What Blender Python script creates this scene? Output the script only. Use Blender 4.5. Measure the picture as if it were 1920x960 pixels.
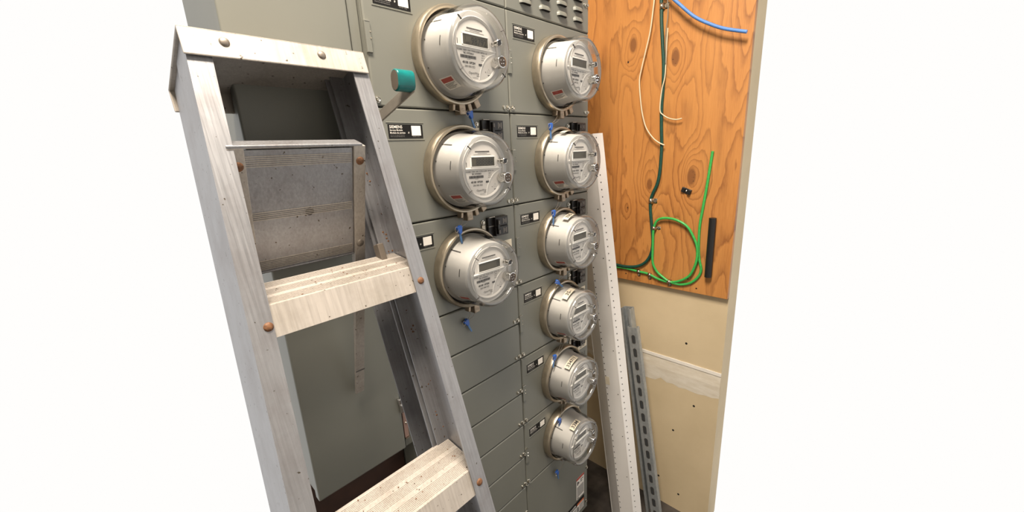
import bpy, math, random
from mathutils import Vector, Matrix
random.seed(7)
sc = bpy.context.scene
COL = sc.collection
for o in list(bpy.data.objects):
    bpy.data.objects.remove(o)

# ------------------------------------------------------------------ camera
CAMZ = 1.55
cd = bpy.data.cameras.new('camera')
cam = bpy.data.objects.new('camera', cd)
COL.objects.link(cam)
cd.sensor_width = 36.0
cd.lens = 743.988 / 1920.0 * 36.0
cd.clip_start = 0.01
R = Matrix(((0.68725267, 0.21585017, -0.6936083),
            (-0.72495111, 0.14314089, -0.67376299),
            (-0.04614815, 0.96587752, 0.25485478)))
cam.matrix_world = Matrix.Translation((0.0, -0.6765, CAMZ)) @ R.to_4x4()
sc.camera = cam

# ------------------------------------------------------------------ world and lamp
w = bpy.data.worlds.new('world')
sc.world = w
w.use_nodes = True
w.node_tree.nodes['Background'].inputs[0].default_value = (1.0, 0.99, 0.975, 1)
w.node_tree.nodes['Background'].inputs[1].default_value = 1.0


def area(name, loc, target, sx, sy, power, color):
    l = bpy.data.lights.new(name, 'AREA')
    l.shape = 'RECTANGLE'
    l.size, l.size_y, l.energy, l.color = sx, sy, power, color
    o = bpy.data.objects.new(name, l)
    COL.objects.link(o)
    o.location = loc
    o.rotation_euler = (Vector(target) - Vector(loc)).to_track_quat('-Z', 'Y').to_euler()
    return o


area('ceiling_lamp', (0.05, -0.46, 2.86), (0.05, -0.44, 0.0), 0.8, 0.30, 85.0, (1.0, 0.885, 0.745))

vs = sc.view_settings
vs.view_transform = 'Standard'
vs.look = 'None'
vs.gamma = 1.0
vs.use_curve_mapping = False
vs.exposure = 0.0

# ------------------------------------------------------------------ materials


def srgb(r, g, b):
    f = lambda c: (c / 12.92 if c <= 0.04045 else ((c + 0.055) / 1.055) ** 2.4)
    return (f(r / 255.), f(g / 255.), f(b / 255.), 1)


class NT:
    def __init__(s, name):
        s.m = bpy.data.materials.new(name)
        s.m.use_nodes = True
        s.t = s.m.node_tree
        s.p = s.t.nodes['Principled BSDF']
        s.out = s.t.nodes['Material Output']

    def n(s, typ, ins=None, **kw):
        nd = s.t.nodes.new(typ)
        for k, v in kw.items():
            setattr(nd, k, v)
        for k, v in (ins or {}).items():
            if hasattr(v, 'is_linked'):
                s.t.links.new(v, nd.inputs[k])
            else:
                nd.inputs[k].default_value = v
        return nd

    def l(s, a, b):
        s.t.links.new(a, b)

    def math(s, op, a, b=0.0, c=0.0):
        return s.n('ShaderNodeMath', {0: a, 1: b, 2: c}, operation=op).outputs[0]

    def coords(s, scale=(1, 1, 1), kind='Object'):
        tc = s.n('ShaderNodeTexCoord')
        return s.n('ShaderNodeMapping', {'Vector': tc.outputs[kind], 'Scale': scale}).outputs[0]

    def noise(s, vec, scale, detail=3, rough=0.5):
        return s.n('ShaderNodeTexNoise', {'Vector': vec, 'Scale': scale, 'Detail': detail, 'Roughness': rough}).outputs[0]

    def ramp(s, fac, stops):
        r = s.n('ShaderNodeValToRGB', {0: fac})
        el = r.color_ramp.elements
        while len(el) < len(stops):
            el.new(0.5)
        for e, (p, c) in zip(el, stops):
            e.position = p
            e.color = c if len(c) == 4 else (*c, 1)
        return r.outputs[0]

    def mix(s, fac, a, b, mode='MIX'):
        m = s.n('ShaderNodeMix', data_type='RGBA', blend_type=mode)
        for i, v in ((0, fac), (6, a), (7, b)):
            if hasattr(v, 'is_linked'):
                s.l(v, m.inputs[i])
            else:
                m.inputs[i].default_value = v
        return m.outputs[2]

    def bump(s, h, strength=0.2, dist=0.002):
        b = s.n('ShaderNodeBump', {'Height': h, 'Strength': strength, 'Distance': dist})
        s.l(b.outputs[0], s.p.inputs['Normal'])

    def set(s, **kw):
        for k, v in kw.items():
            i = s.p.inputs[k]
            if hasattr(v, 'is_linked'):
                s.l(v, i)
            else:
                i.default_value = v
        return s.m


def simple(name, col, rough=0.5, metal=0.0, var=0.06, scale=30.0, **kw):
    t = NT(name)
    f = t.noise(t.coords(), scale, 3)
    a = tuple(max(0, c * (1 - var)) for c in col[:3]) + (1,)
    b = tuple(min(1, c * (1 + var)) for c in col[:3]) + (1,)
    return t.set(**{'Base Color': t.ramp(f, [(0.35, a), (0.65, b)]), 'Roughness': rough, 'Metallic': metal}, **kw)


M = {}
# grey-green enamel of the switchgear
t = NT('grey_enamel')
f1 = t.noise(t.coords(), 3.0, 4)
f2 = t.noise(t.coords(), 900.0, 2)
M['enamel'] = t.set(**{'Base Color': t.ramp(f1, [(0.3, (0.150, 0.151, 0.129)), (0.7, (0.174, 0.175, 0.152))]), 'Roughness': 0.42})
t.bump(f2, 0.12, 0.0005)
M['enamel_dark'] = simple('grey_enamel_recess', (0.03, 0.03, 0.026, 1), 0.6)
# aluminium of the ladder: brushed, stained


def aluminium(name, base, rough, metal, stain):
    t = NT(name)
    v = t.coords((60, 60, 2.0))
    streak = t.noise(v, 6.0, 4, 0.6)
    blot = t.noise(t.coords(), 14.0, 5, 0.65)
    c = t.mix(t.ramp(blot, [(0.45, (0, 0, 0)), (0.75, (1, 1, 1))]), base, stain)
    sp = t.noise(t.coords(), 160.0, 2)
    c = t.mix(t.ramp(sp, [(0.70, (0, 0, 0)), (0.74, (1, 1, 1))]), c, (0.10, 0.08, 0.06, 1))
    c2 = t.mix(0.35, c, t.ramp(streak, [(0.3, (0.35, 0.34, 0.33)), (0.7, (1, 1, 1))]), 'MULTIPLY')
    r = t.math('MULTIPLY_ADD', streak, 0.25, rough)
    t.bump(streak, 0.15, 0.001)
    return t.set(**{'Base Color': c2, 'Roughness': r, 'Metallic': metal})


M['alu'] = aluminium('brushed_aluminium', (0.37, 0.37, 0.385, 1), 0.30, 0.75, (0.29, 0.275, 0.28, 1))
M['alu_step'] = aluminium('worn_step_aluminium', (0.48, 0.435, 0.39, 1), 0.42, 0.3, (0.36, 0.32, 0.27, 1))
M['rust'] = simple('rusty_rivet', (0.15, 0.066, 0.028, 1), 0.6, 0.2, 0.35, 300)
M['rivet_grey'] = simple('grey_rivet', (0.22, 0.19, 0.16, 1), 0.5, 0.6, 0.2, 300)
M['ring'] = simple('sealing_ring_metal', (0.40, 0.345, 0.265, 1), 0.32, 0.85, 0.12, 40)
M['clamp'] = simple('ring_clamp_metal', (0.34, 0.27, 0.20, 1), 0.4, 0.8, 0.2, 60)
M['body'] = simple('meter_grey_plastic', (0.49, 0.48, 0.465, 1), 0.45, 0.0, 0.03, 8)
M['bezel'] = simple('meter_bezel_plastic', (0.62, 0.60, 0.58, 1), 0.4, 0.0, 0.02, 8)
M['face'] = simple('meter_face_print', (0.70, 0.67, 0.64, 1), 0.5, 0.0, 0.02, 10)
M['face_line'] = simple('face_white_line', (0.85, 0.84, 0.82, 1), 0.4, 0.0, 0.02)
M['lcd'] = simple('lcd_glass', (0.082, 0.071, 0.046, 1), 0.3, 0.0, 0.08, 60)
M['lcd_digit'] = simple('lcd_digit_ink', (0.022, 0.020, 0.014, 1), 0.4)
M['ink'] = simple('printed_ink', (0.07, 0.066, 0.064, 1), 0.5)
M['ink_grey'] = simple('printed_grey_ink', (0.26, 0.25, 0.24, 1), 0.5)
M['white_print'] = simple('white_print', (0.80, 0.76, 0.70, 1), 0.55, 0.0, 0.03, 60)
M['black_plate'] = simple('black_label_plate', (0.005, 0.0045, 0.0045, 1), 0.6, 0.0, 0.1, 40, **{'Specular IOR Level': 0.25})
M['chrome'] = simple('bright_chrome', (0.72, 0.71, 0.69, 1), 0.14, 1.0, 0.04)
M['port'] = simple('optical_port_window', (0.045, 0.030, 0.020, 1), 0.55, 0.0, 0.2, 100)
M['red'] = simple('warning_red', (0.42, 0.055, 0.04, 1), 0.5)
M['orange'] = simple('warning_orange', (0.62, 0.15, 0.05, 1), 0.5)
M['zinc'] = simple('zinc_screw', (0.58, 0.54, 0.46, 1), 0.25, 1.0, 0.15, 200)
M['blue_tag'] = simple('blue_seal_plastic', (0.018, 0.095, 0.40, 1), 0.3, 0.0, 0.1, 90)
M['blue_tail'] = simple('blue_seal_tail', (0.07, 0.17, 0.36, 1), 0.35, 0.0, 0.1, 90)
M['wire'] = simple('seal_wire', (0.34, 0.30, 0.25, 1), 0.4, 0.6)
M['breaker'] = simple('black_breaker_plastic', (0.010, 0.008, 0.007, 1), 0.4, 0.0, 0.2, 60)
M['breaker_print'] = simple('breaker_label_print', (0.13, 0.115, 0.10, 1), 0.5, 0.0, 0.3, 900)
M['tape'] = simple('cream_label_tape', (0.72, 0.64, 0.50, 1), 0.6, 0.0, 0.04, 60)
M['teal'] = simple('teal_rubber_grip', (0.0, 0.135, 0.130, 1), 0.28, 0.0, 0.15, 80)
M['grip_end'] = simple('grip_end_cap', (0.105, 0.085, 0.066, 1), 0.5, 0.0, 0.06)
M['bar'] = simple('handle_bar_steel', (0.33, 0.30, 0.26, 1), 0.35, 0.7, 0.08, 50)
M['latch_red'] = simple('latch_plate_pinkish', (0.30, 0.19, 0.155, 1), 0.45)
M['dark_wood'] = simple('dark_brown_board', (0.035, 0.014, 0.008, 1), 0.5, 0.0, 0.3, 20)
M['dgreen'] = simple('dark_green_jacket', (0.007, 0.060, 0.045, 1), 0.4, 0.0, 0.15, 120)
M['green'] = simple('bright_green_jacket', (0.045, 0.40, 0.080, 1), 0.35, 0.0, 0.12, 120)
M['blue_cable'] = simple('blue_jacket', (0.09, 0.24, 0.62, 1), 0.35, 0.0, 0.08, 80)
M['cream_wire'] = simple('cream_wire_jacket', (0.72, 0.60, 0.42, 1), 0.45)
M['grey_wire'] = simple('grey_wire_jacket', (0.20, 0.19, 0.15, 1), 0.45)
M['black_plastic'] = simple('black_plastic', (0.012, 0.012, 0.012, 1), 0.4)
M['hole'] = simple('dark_hole', (0.012, 0.010, 0.009, 1), 0.9)
M['slot_dark'] = simple('strut_inside', (0.035, 0.037, 0.040, 1), 0.7)
M['white_steel'] = simple('white_painted_steel', (0.76, 0.74, 0.72, 1), 0.38, 0.0, 0.03, 5)
M['white_wall'] = simple('white_painted_wall', (0.62, 0.62, 0.61, 1), 0.8)
M['concrete'] = simple('dirty_concrete', (0.055, 0.046, 0.040, 1), 0.9, 0.0, 0.5, 12)

# galvanised strut
t = NT('galvanised_steel')
vor = t.n('ShaderNodeTexVoronoi', {'Vector': t.coords(), 'Scale': 90.0}).outputs['Distance']
nz = t.noise(t.coords((20, 20, 3)), 3.0, 5, 0.7)
c = t.mix(0.5, t.ramp(vor, [(0.0, (0.34, 0.37, 0.39)), (0.8, (0.50, 0.53, 0.55))]), t.ramp(nz, [(0.35, (0.20, 0.225, 0.24)), (0.75, (0.58, 0.59, 0.58))]))
M['galv'] = t.set(**{'Base Color': c, 'Roughness': 0.5, 'Metallic': 0.55})

# clear plastic covers: see-through with sheen
t = NT('clear_plastic_cover')
tr = t.n('ShaderNodeBsdfTransparent', {'Color': (0.95, 0.95, 0.94, 1)})
gl = t.n('ShaderNodeBsdfGlossy', {'Color': (1, 1, 1, 1), 'Roughness': 0.06})
fr = t.n('ShaderNodeFresnel', {'IOR': 1.45})
mx = t.n('ShaderNodeMixShader', {0: t.math('MULTIPLY', fr.outputs[0], 0.6), 1: tr.outputs[0], 2: gl.outputs[0]})
t.l(mx.outputs[0], t.out.inputs[0])
M['clear'] = t.m
t = NT('clear_plastic_rim')
tr = t.n('ShaderNodeBsdfTransparent', {'Color': (0.90, 0.90, 0.89, 1)})
gl = t.n('ShaderNodeBsdfGlossy', {'Color': (1, 1, 1, 1), 'Roughness': 0.10})
df = t.n('ShaderNodeBsdfDiffuse', {'Color': (0.8, 0.79, 0.77, 1)})
fr = t.n('ShaderNodeFresnel', {'IOR': 1.6})
m1 = t.n('ShaderNodeMixShader', {0: 0.05, 1: tr.outputs[0], 2: df.outputs[0]})
mx = t.n('ShaderNodeMixShader', {0: fr.outputs[0], 1: m1.outputs[0], 2: gl.outputs[0]})
t.l(mx.outputs[0], t.out.inputs[0])
M['clear_rim'] = t.m

# painted drywall
t = NT('tan_painted_drywall')
f1 = t.noise(t.coords(), 4.0, 5, 0.6)
f2 = t.noise(t.coords(), 220.0, 3)
sc_ = t.noise(t.coords((1, 8, 1.2)), 12.0, 4, 0.7)
c = t.ramp(f1, [(0.3, (0.56, 0.450, 0.285)), (0.7, (0.64, 0.520, 0.340))])
c = t.mix(t.ramp(sc_, [(0.72, (0, 0, 0)), (0.78, (0.6, 0.6, 0.6))]), c, (0.30, 0.225, 0.125, 1))
M['drywall'] = t.set(**{'Base Color': c, 'Roughness': 0.75})
t.bump(f2, 0.2, 0.001)
t = NT('joint_compound')
f1 = t.noise(t.coords((1, 3, 12)), 5.0, 5, 0.6)
M['compound'] = t.set(**{'Base Color': t.ramp(f1, [(0.3, (0.60, 0.53, 0.42)), (0.7, (0.74, 0.69, 0.60))]), 'Roughness': 0.85})
t.bump(f1, 0.3, 0.002)

# plywood with knots; local y across, z up (origin at world 0)
t = NT('fir_plywood')
tc = t.n('ShaderNodeTexCoord').outputs['Object']
sep = t.n('ShaderNodeSeparateXYZ', {0: tc})
big = t.noise(t.n('ShaderNodeMapping', {'Vector': tc, 'Scale': (0.0, 6.5, 1.15)}).outputs[0], 1.0, 2, 0.45)
wob = t.noise(t.n('ShaderNodeMapping', {'Vector': tc, 'Scale': (0.0, 30.0, 9.0)}).outputs[0], 1.0, 3, 0.6)
field = t.math('MULTIPLY_ADD', wob, 0.075, big)
core = None
for (ky, kz, amp, sg, cr) in ((0.072, 1.896, 0.30, 0.040, 0.012), (-0.082, 1.829, 0.30, 0.040, 0.012),
                              (-0.010, 1.407, 0.28, 0.042, 0.010), (-0.161, 1.436, 0.34, 0.045, 0.014),
                              (0.091, 1.844, 0.10, 0.020, 0.0025), (0.076, 1.312, 0.12, 0.022, 0.003)):
    dy = t.math('SUBTRACT', sep.outputs[1], ky)
    dz = t.math('MULTIPLY', t.math('SUBTRACT', sep.outputs[2], kz), 0.50)
    d2 = t.math('ADD', t.math('MULTIPLY', dy, dy), t.math('MULTIPLY', dz, dz))
    ga = t.math('EXPONENT', t.math('MULTIPLY', d2, -1.0 / (sg * sg)))
    field = t.math('MULTIPLY_ADD', ga, amp, field)
    kc = t.math('EXPONENT', t.math('MULTIPLY', d2, -1.0 / (cr * cr)))
    core = kc if core is None else t.math('MAXIMUM', core, kc)
ringv = t.math('FRACT', t.math('MULTIPLY', field, 15.0))
line = t.ramp(ringv, [(0.0, (0.05, 0.05, 0.05)), (0.07, (0.35, 0.35, 0.35)), (0.35, (0.85, 0.85, 0.85)), (0.90, (1, 1, 1)), (1.0, (0.10, 0.10, 0.10))])
fine = t.noise(t.n('ShaderNodeMapping', {'Vector': tc, 'Scale': (0.0, 420.0, 14.0)}).outputs[0], 1.0, 3, 0.6)
base = t.ramp(fine, [(0.3, (0.43, 0.170, 0.040)), (0.7, (0.55, 0.240, 0.064))])
dark = t.ramp(fine, [(0.3, (0.20, 0.066, 0.016)), (0.7, (0.29, 0.104, 0.026))])
c = t.mix(line, dark, base)
tone = t.noise(t.n('ShaderNodeMapping', {'Vector': tc, 'Scale': (0.0, 3.0, 1.0)}).outputs[0], 2.0, 2)
c = t.mix(t.ramp(tone, [(0.35, (0, 0, 0)), (0.7, (0.5, 0.5, 0.5))]), c, (0.58, 0.275, 0.080, 1))
c = t.mix(t.ramp(core, [(0.18, (0, 0, 0)), (0.5, (0.9, 0.9, 0.9))]), c, (0.20, 0.075, 0.022, 1))
crk = t.noise(t.n('ShaderNodeMapping', {'Vector': tc, 'Scale': (0.0, 60.0, 160.0)}).outputs[0], 1.0, 2)
cm = t.math('MULTIPLY', t.ramp(crk, [(0.62, (0, 0, 0)), (0.66, (1, 1, 1))]), t.math('GREATER_THAN', core, 0.45))
c = t.mix(cm, c, (0.05, 0.02, 0.008, 1))
M['plywood'] = t.set(**{'Base Color': c, 'Roughness': 0.5})
t.bump(t.math('MULTIPLY_ADD', fine, 0.4, ringv), 0.10, 0.001)

# ------------------------------------------------------------------ mesh helpers


class MB:
    def __init__(s):
        s.v, s.f = [], []

    def add(s, vs, fs, T=None):
        b = len(s.v)
        s.v += [tuple(T @ Vector(p)) if T is not None else tuple(p) for p in vs]
        s.f += [tuple(b + i for i in q) for q in fs]
        return s

    def box(s, x0, x1, y0, y1, z0, z1, T=None):
        vs = [(x, y, z) for z in (z0, z1) for y in (y0, y1) for x in (x0, x1)]
        return s.add(vs, [(0, 2, 3, 1), (4, 5, 7, 6), (0, 1, 5, 4), (2, 6, 7, 3), (0, 4, 6, 2), (1, 3, 7, 5)], T)

    def rbox(s, x0, x1, y0, y1, z0, z1, c, T=None):
        """box whose front (y0) edges are chamfered by c"""
        v = []
        for (y, k) in ((y1, 0), (y0 + c, 0), (y0, c)):
            v += [(x0 + k, y, z0 + k), (x1 - k, y, z0 + k), (x1 - k, y, z1 - k), (x0 + k, y, z1 - k)]
        f = [(0, 3, 2, 1), (8, 9, 10, 11)]
        for L in (0, 4):
            for i in range(4):
                j = (i + 1) % 4
                f.append((L + i, L + j, L + 4 + j, L + 4 + i))
        return s.add(v, f, T)

    def prism(s, poly, a, b, axis='x', T=None):
        """extrude 2D polygon along an axis from a to b; poly in the remaining axes in order"""
        n = len(poly)

        def P(p, k):
            return {'x': (k, p[0], p[1]), 'y': (p[0], k, p[1]), 'z': (p[0], p[1], k)}[axis]
        vs = [P(p, a) for p in poly] + [P(p, b) for p in poly]
        fs = [tuple(range(n))[::-1], tuple(range(n, 2 * n))]
        fs += [(i, (i + 1) % n, n + (i + 1) % n, n + i) for i in range(n)]
        return s.add(vs, fs, T)

    def lathe(s, prof, n=48, a0=0.0, a1=2 * math.pi, T=None, closed=False):
        """prof = [(depth, radius)], axis along -y"""
        full = abs(a1 - a0 - 2 * math.pi) < 1e-6
        m = n if full else n + 1
        vs = [(r * math.cos(a0 + (a1 - a0) * i / n), -d, r * math.sin(a0 + (a1 - a0) * i / n)) for d, r in prof for i in range(m)]
        fs = []
        L = len(prof)
        for j in range(L if closed else L - 1):
            for i in range(n):
                k = (i + 1) % m
                j2 = (j + 1) % L
                fs.append((j * m + i, j2 * m + i, j2 * m + k, j * m + k))
        return s.add(vs, fs, T)

    def disc(s, d, r, n=48, T=None, cx=0, cz=0):
        vs = [(cx + r * math.cos(2 * math.pi * i / n), -d, cz + r * math.sin(2 * math.pi * i / n)) for i in range(n)]
        return s.add(vs, [tuple(range(n))], T)

    def cyl(s, p0, p1, r, n=16, r1=None):
        return s.tube([p0, p1], r, n, r1)

    def tube(s, pts, r, n=10, r1=None):
        pts = [Vector(p) for p in pts]
        r1 = r if r1 is None else r1
        vs, fs = [], []
        up = Vector((0.123, 0.31, 0.94)).normalized()
        for i, p in enumerate(pts):
            d = (pts[min(i + 1, len(pts) - 1)] - pts[max(i - 1, 0)]).normalized()
            a = d.cross(up)
            if a.length < 1e-4:
                a = d.cross(Vector((1, 0, 0)))
            a.normalize()
            up2 = a.cross(d).normalized()
            up = up2
            rr = r + (r1 - r) * i / max(1, len(pts) - 1)
            vs += [tuple(p + a * rr * math.cos(2 * math.pi * k / n) + up2 * rr * math.sin(2 * math.pi * k / n)) for k in range(n)]
        for i in range(len(pts) - 1):
            for k in range(n):
                fs.append((i * n + k, i * n + (k + 1) % n, (i + 1) * n + (k + 1) % n, (i + 1) * n + k))
        fs.append(tuple(range(n))[::-1])
        fs.append(tuple(range((len(pts) - 1) * n, len(pts) * n)))
        return s.add(vs, fs)

    def dome(s, c, axis, r, h, n=14, rings=4):
        """low rivet head at c, bulging along axis"""
        ax = Vector(axis).normalized()
        a = ax.orthogonal().normalized()
        b = ax.cross(a)
        c = Vector(c)
        vs, fs = [], []
        for j in range(rings):
            t_ = j / rings * math.pi / 2
            for k in range(n):
                an = 2 * math.pi * k / n
                vs.append(tuple(c + (a * math.cos(an) + b * math.sin(an)) * r * math.cos(t_) + ax * h * math.sin(t_)))
        vs.append(tuple(c + ax * h))
        for j in range(rings - 1):
            for k in range(n):
                fs.append((j * n + k, j * n + (k + 1) % n, (j + 1) * n + (k + 1) % n, (j + 1) * n + k))
        for k in range(n):
            fs.append(((rings - 1) * n + k, (rings - 1) * n + (k + 1) % n, rings * n))
        fs.append(tuple(range(n))[::-1])
        return s.add(vs, fs)

    def mesh(s, name, smooth=False):
        me = bpy.data.meshes.new(name)
        me.from_pydata(s.v, [], s.f)
        me.validate()
        import bmesh
        bm = bmesh.new()
        bm.from_mesh(me)
        bmesh.ops.recalc_face_normals(bm, faces=bm.faces)
        bm.to_mesh(me)
        bm.free()
        if smooth:
            me.polygons.foreach_set('use_smooth', [True] * len(me.polygons))
            try:
                me.set_sharp_from_angle(angle=math.radians(38))
            except Exception:
                pass
        return me

    def build(s, name, mat, parent=None, smooth=False, loc=None, bevel=0.0):
        return link(name, s.mesh(name, smooth), mat, parent, loc, bevel)


def link(name, me, mat, parent=None, loc=None, bevel=0.0):
    if mat is not None and not me.materials:
        me.materials.append(M[mat] if isinstance(mat, str) else mat)
    o = bpy.data.objects.new(name, me)
    COL.objects.link(o)
    o.parent = parent
    if loc is not None:
        o.location = loc
    if bevel:
        b = o.modifiers.new('bevel', 'BEVEL')
        b.width = bevel
        b.segments = 2
        b.limit_method = 'ANGLE'
    return o


def tag(o, label, cat, group=None, kind=None):
    if label:
        o['label'] = label
    if cat:
        o['category'] = cat
    if group:
        o['group'] = group
    if kind:
        o['kind'] = kind
    return o


def thing(name, label, cat, loc=(0, 0, 0), group=None, rot=(0, 0, 0)):
    o = bpy.data.objects.new(name, None)
    o.empty_display_size = 0.05
    COL.objects.link(o)
    o.location = loc
    o.rotation_euler = rot
    return tag(o, label, cat, group)


def copy_tree(o, parent=None):
    c = o.copy()
    COL.objects.link(c)
    c.parent = parent
    for ch in list(o.children):
        copy_tree(ch, c)
    return c


def structure(o):
    o['kind'] = 'structure'
    return o


def text_geo(lines):
    """lines = [(text, x, z, size, align, sx)] -> (verts 2D, faces) flat print; z up, x right"""
    V, F = [], []
    for (s_, x, z, size, align, sx, bold) in lines:
        cu = bpy.data.curves.new('tmp', 'FONT')
        cu.body = s_
        cu.size = size
        cu.align_x = align
        cu.resolution_u = 2
        cu.offset = bold
        o = bpy.data.objects.new('tmp', cu)
        COL.objects.link(o)
        bpy.context.view_layer.update()
        me = bpy.data.meshes.new_from_object(o.evaluated_get(bpy.context.evaluated_depsgraph_get()))
        b = len(V)
        V += [(x + v.co.x * sx, z + v.co.y) for v in me.vertices]
        F += [tuple(b + i for i in p.vertices) for p in me.polygons]
        bpy.data.objects.remove(o)
        bpy.data.curves.remove(cu)
        bpy.data.meshes.remove(me)
    return V, F


def text_mesh(name, lines, y, mapf=None):
    V, F = text_geo(lines)
    mb = MB()
    mb.add([(mapf(a, b) if mapf else (a, y, b)) for a, b in V], F)
    me = bpy.data.meshes.new(name)
    me.from_pydata(mb.v, [], mb.f)
    return me


def smooth_path(pts, k=4):
    P = [Vector(p) for p in pts]
    out = []
    for i in range(len(P) - 1):
        p0, p1, p2, p3 = P[max(i - 1, 0)], P[i], P[i + 1], P[min(i + 2, len(P) - 1)]
        for j in range(k):
            u = j / k
            out.append(0.5 * ((2 * p1) + (p2 - p0) * u + (2 * p0 - 5 * p1 + 4 * p2 - p3) * u * u + (3 * p1 - p0 - 3 * p2 + p3) * u ** 3))
    out.append(P[-1])
    return out


# ------------------------------------------------------------------ setting
XW = 1.4627
YB = 0.29
structure(MB().box(-1.6, XW + 0.06, -2.2, YB + 0.1, -0.06, 0.0).build('floor', 'concrete'))
structure(MB().box(-1.7, XW + 0.1, -2.3, YB + 0.1, 2.90, 3.00).build('unseen_ceiling', 'white_wall'))  # out of view, added to hold back the ambient world light
structure(MB().box(-1.7, XW + 0.1, -2.3, -2.2, 0.0, 2.90).build('unseen_wall_front', 'white_wall'))  # unseen wall behind the camera, added to dim the ambient light
structure(MB().box(-1.7, -1.6, -2.2, YB + 0.1, 0.0, 2.90).build('unseen_wall_left', 'white_wall'))  # unseen side wall, likewise added to block ambient light
structure(MB().box(0.236, XW + 0.1, YB, YB + 0.1, 0.0, 2.90).build('wall_back', 'drywall'))
wr = structure(MB().box(XW, XW + 0.1, -0.310, YB, 0.0, 2.90).build('wall_right', 'drywall'))
# taped joint band with feathered compound
band = MB()
random.seed(3)
N = 24
ys = [YB + (-0.310 - YB) * i / N for i in range(N + 1)]
top = [0.7155 + random.uniform(-.004, .004) for _ in ys]
bot = [0.600 + random.uniform(-.012, .012) for _ in ys]
vs_ = [(XW - 0.0004, y, zt_) for y, zt_ in zip(ys, top)] + [(XW - 0.0025, y, 0.658) for y in ys] + [(XW - 0.0004, y, zb_) for y, zb_ in zip(ys, bot)]
n_ = N + 1
band.add(vs_, [(r * n_ + i, r * n_ + i + 1, (r + 1) * n_ + i + 1, (r + 1) * n_ + i) for r in (0, 1) for i in range(N)])
band.build('joint_compound_band', 'compound', wr)
MB().box(XW - 0.0035, XW - 0.0005, -0.310, YB, 0.703, 0.7160).build('joint_tape_edge', 'white_print', wr)
for (y, z) in ((-0.177, .797), (-0.149, .388), (-0.189, .084), (-0.223, .538), (-0.099, .126)):
    MB().lathe([(0.0, 0.0), (0.0, 0.0045), (-0.001, 0.0045)], 12).build('screw_hole', 'hole', wr, loc=None)
    h = wr.children[-1]
    h.rotation_euler = (0, 0, -math.pi / 2)
    h.location = (XW - 0.0006, y, z)
# brown board below the disconnect cabinet, set forward in place of side-panel shade
bd = MB().box(0.168, 0.3665, 0.060, 0.095, 0.30, 0.938).build('shade_board', 'dark_wood')
tag(bd, 'dark brown wooden board standing in for shade below the disconnect cabinet door', 'board')
# concrete plinth under the meter cabinets
pl = MB().rbox(0.385, 1.030, 0.03, 0.22, 0.0, 0.222, 0.006).build('concrete_plinth', 'concrete')
tag(pl, 'low dirty concrete plinth under the grey meter cabinets', 'plinth')

# plywood on the right wall
PX = 1.4427
pw = MB().box(PX, XW - 0.0005, -0.310, YB - 0.002, 1.016, 2.24).build('plywood_backboard', 'plywood', bevel=0.001)
tag(pw, 'orange-brown knotty plywood sheet fixed to the right wall', 'board')
for (y, z) in ((0.089, 1.843), (0.075, 1.042), (-0.172, 1.066), (-0.205, 1.035)):
    MB().lathe([(0.0, 0.0), (0.0, 0.003)], 10).build('nail_hole', 'hole', pw)
    h = pw.children[-1]
    h.rotation_euler = (0, 0, -math.pi / 2)
    h.location = (PX - 0.0004, y, z)

# ------------------------------------------------------------------ meter cabinets
ZT = [CAMZ + k for k in (.3045, .0864, -.1288, -.3417, -.5541, -.7647, -.9788)]
ZBLANK = [CAMZ + k for k in (-.3417, -.4475, -.5541, -.6606, -.7647, -.8725, -.9788, -1.085, -1.191)]
XC1, XC2 = 0.370, 0.713
W1, W2 = 0.343, 0.331
G = 0.0011      # half seam

name_text = text_mesh('name_plate_lettering', [
    ('SIEMENS', 0.0025, 0.0176, 0.0072, 'LEFT', 1.0, 0.00010),
    ('Service Module', 0.0028, 0.0128, 0.0045, 'LEFT', 0.95, 0.00004),
    ('Module de service', 0.0028, 0.0082, 0.0045, 'LEFT', 0.95, 0.00004),
    ('#', 0.0405, 0.0085, 0.0050, 'LEFT', 1.0, 0.0)], 0.0)
name_text.materials.append(M['white_print'])
small_text = text_mesh('name_plate_small_print', [
    ('Use only with approved equipment', 0.0030, 0.0052, 0.0021, 'LEFT', 1.0, 0),
    ('Utiliser avec appareillage approuve', 0.0030, 0.0024, 0.0021, 'LEFT', 1.0, 0),
    ('FOR UNIT - LOCAL', 0.0500, 0.0020, 0.0018, 'LEFT', 1.0, 0)], 0.0)
small_text.materials.append(M['ink_grey'])
plate_me = MB().rbox(0, 0.0735, 0, 0.0012, 0, 0.0245, 0.0003).mesh('name_plate')
plate_me.materials.append(M['black_plate'])
blank_me = MB().rbox(0.0485, 0.0690, 0, 0.0006, 0.0045, 0.0222, 0.0001).mesh('number_field')
blank_me.materials.append(M['white_print'])
emb_me = MB()
emb_me.rbox(-0.003, 0.0765, 0, 0.003, 0.0268, 0.0285, 0.0007)
emb_me.rbox(-0.003, 0.0765, 0, 0.003, -0.0040, -0.0023, 0.0007)
emb_me = emb_me.mesh('plate_frame')
emb_me.materials.append(M['enamel'])
# hex flange screw
smb = MB().lathe([(0.0, 0.0058), (0.0012, 0.0056), (0.0018, 0.0042)], 20)
smb.add([(0.0040 * math.cos(math.pi / 3 * i), -d, 0.0040 * math.sin(math.pi / 3 * i)) for d in (0.0015, 0.0045) for i in range(6)],
        [(i, (i + 1) % 6, 6 + (i + 1) % 6, 6 + i) for i in range(6)])
smb.lathe([(0.0045, 0.0040), (0.0048, 0.0030), (0.0040, 0.0022), (0.0040, 0.0)], 12)
screw_me = smb.mesh('cover_screw', True)
screw_me.materials.append(M['zinc'])
lance_me = MB().lathe([(0.0, 0.005), (0.003, 0.0045), (0.004, 0.0)], 12, math.pi / 2, 1.5 * math.pi).mesh('cover_lance', True)
lance_me.materials.append(M['zinc'])


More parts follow.
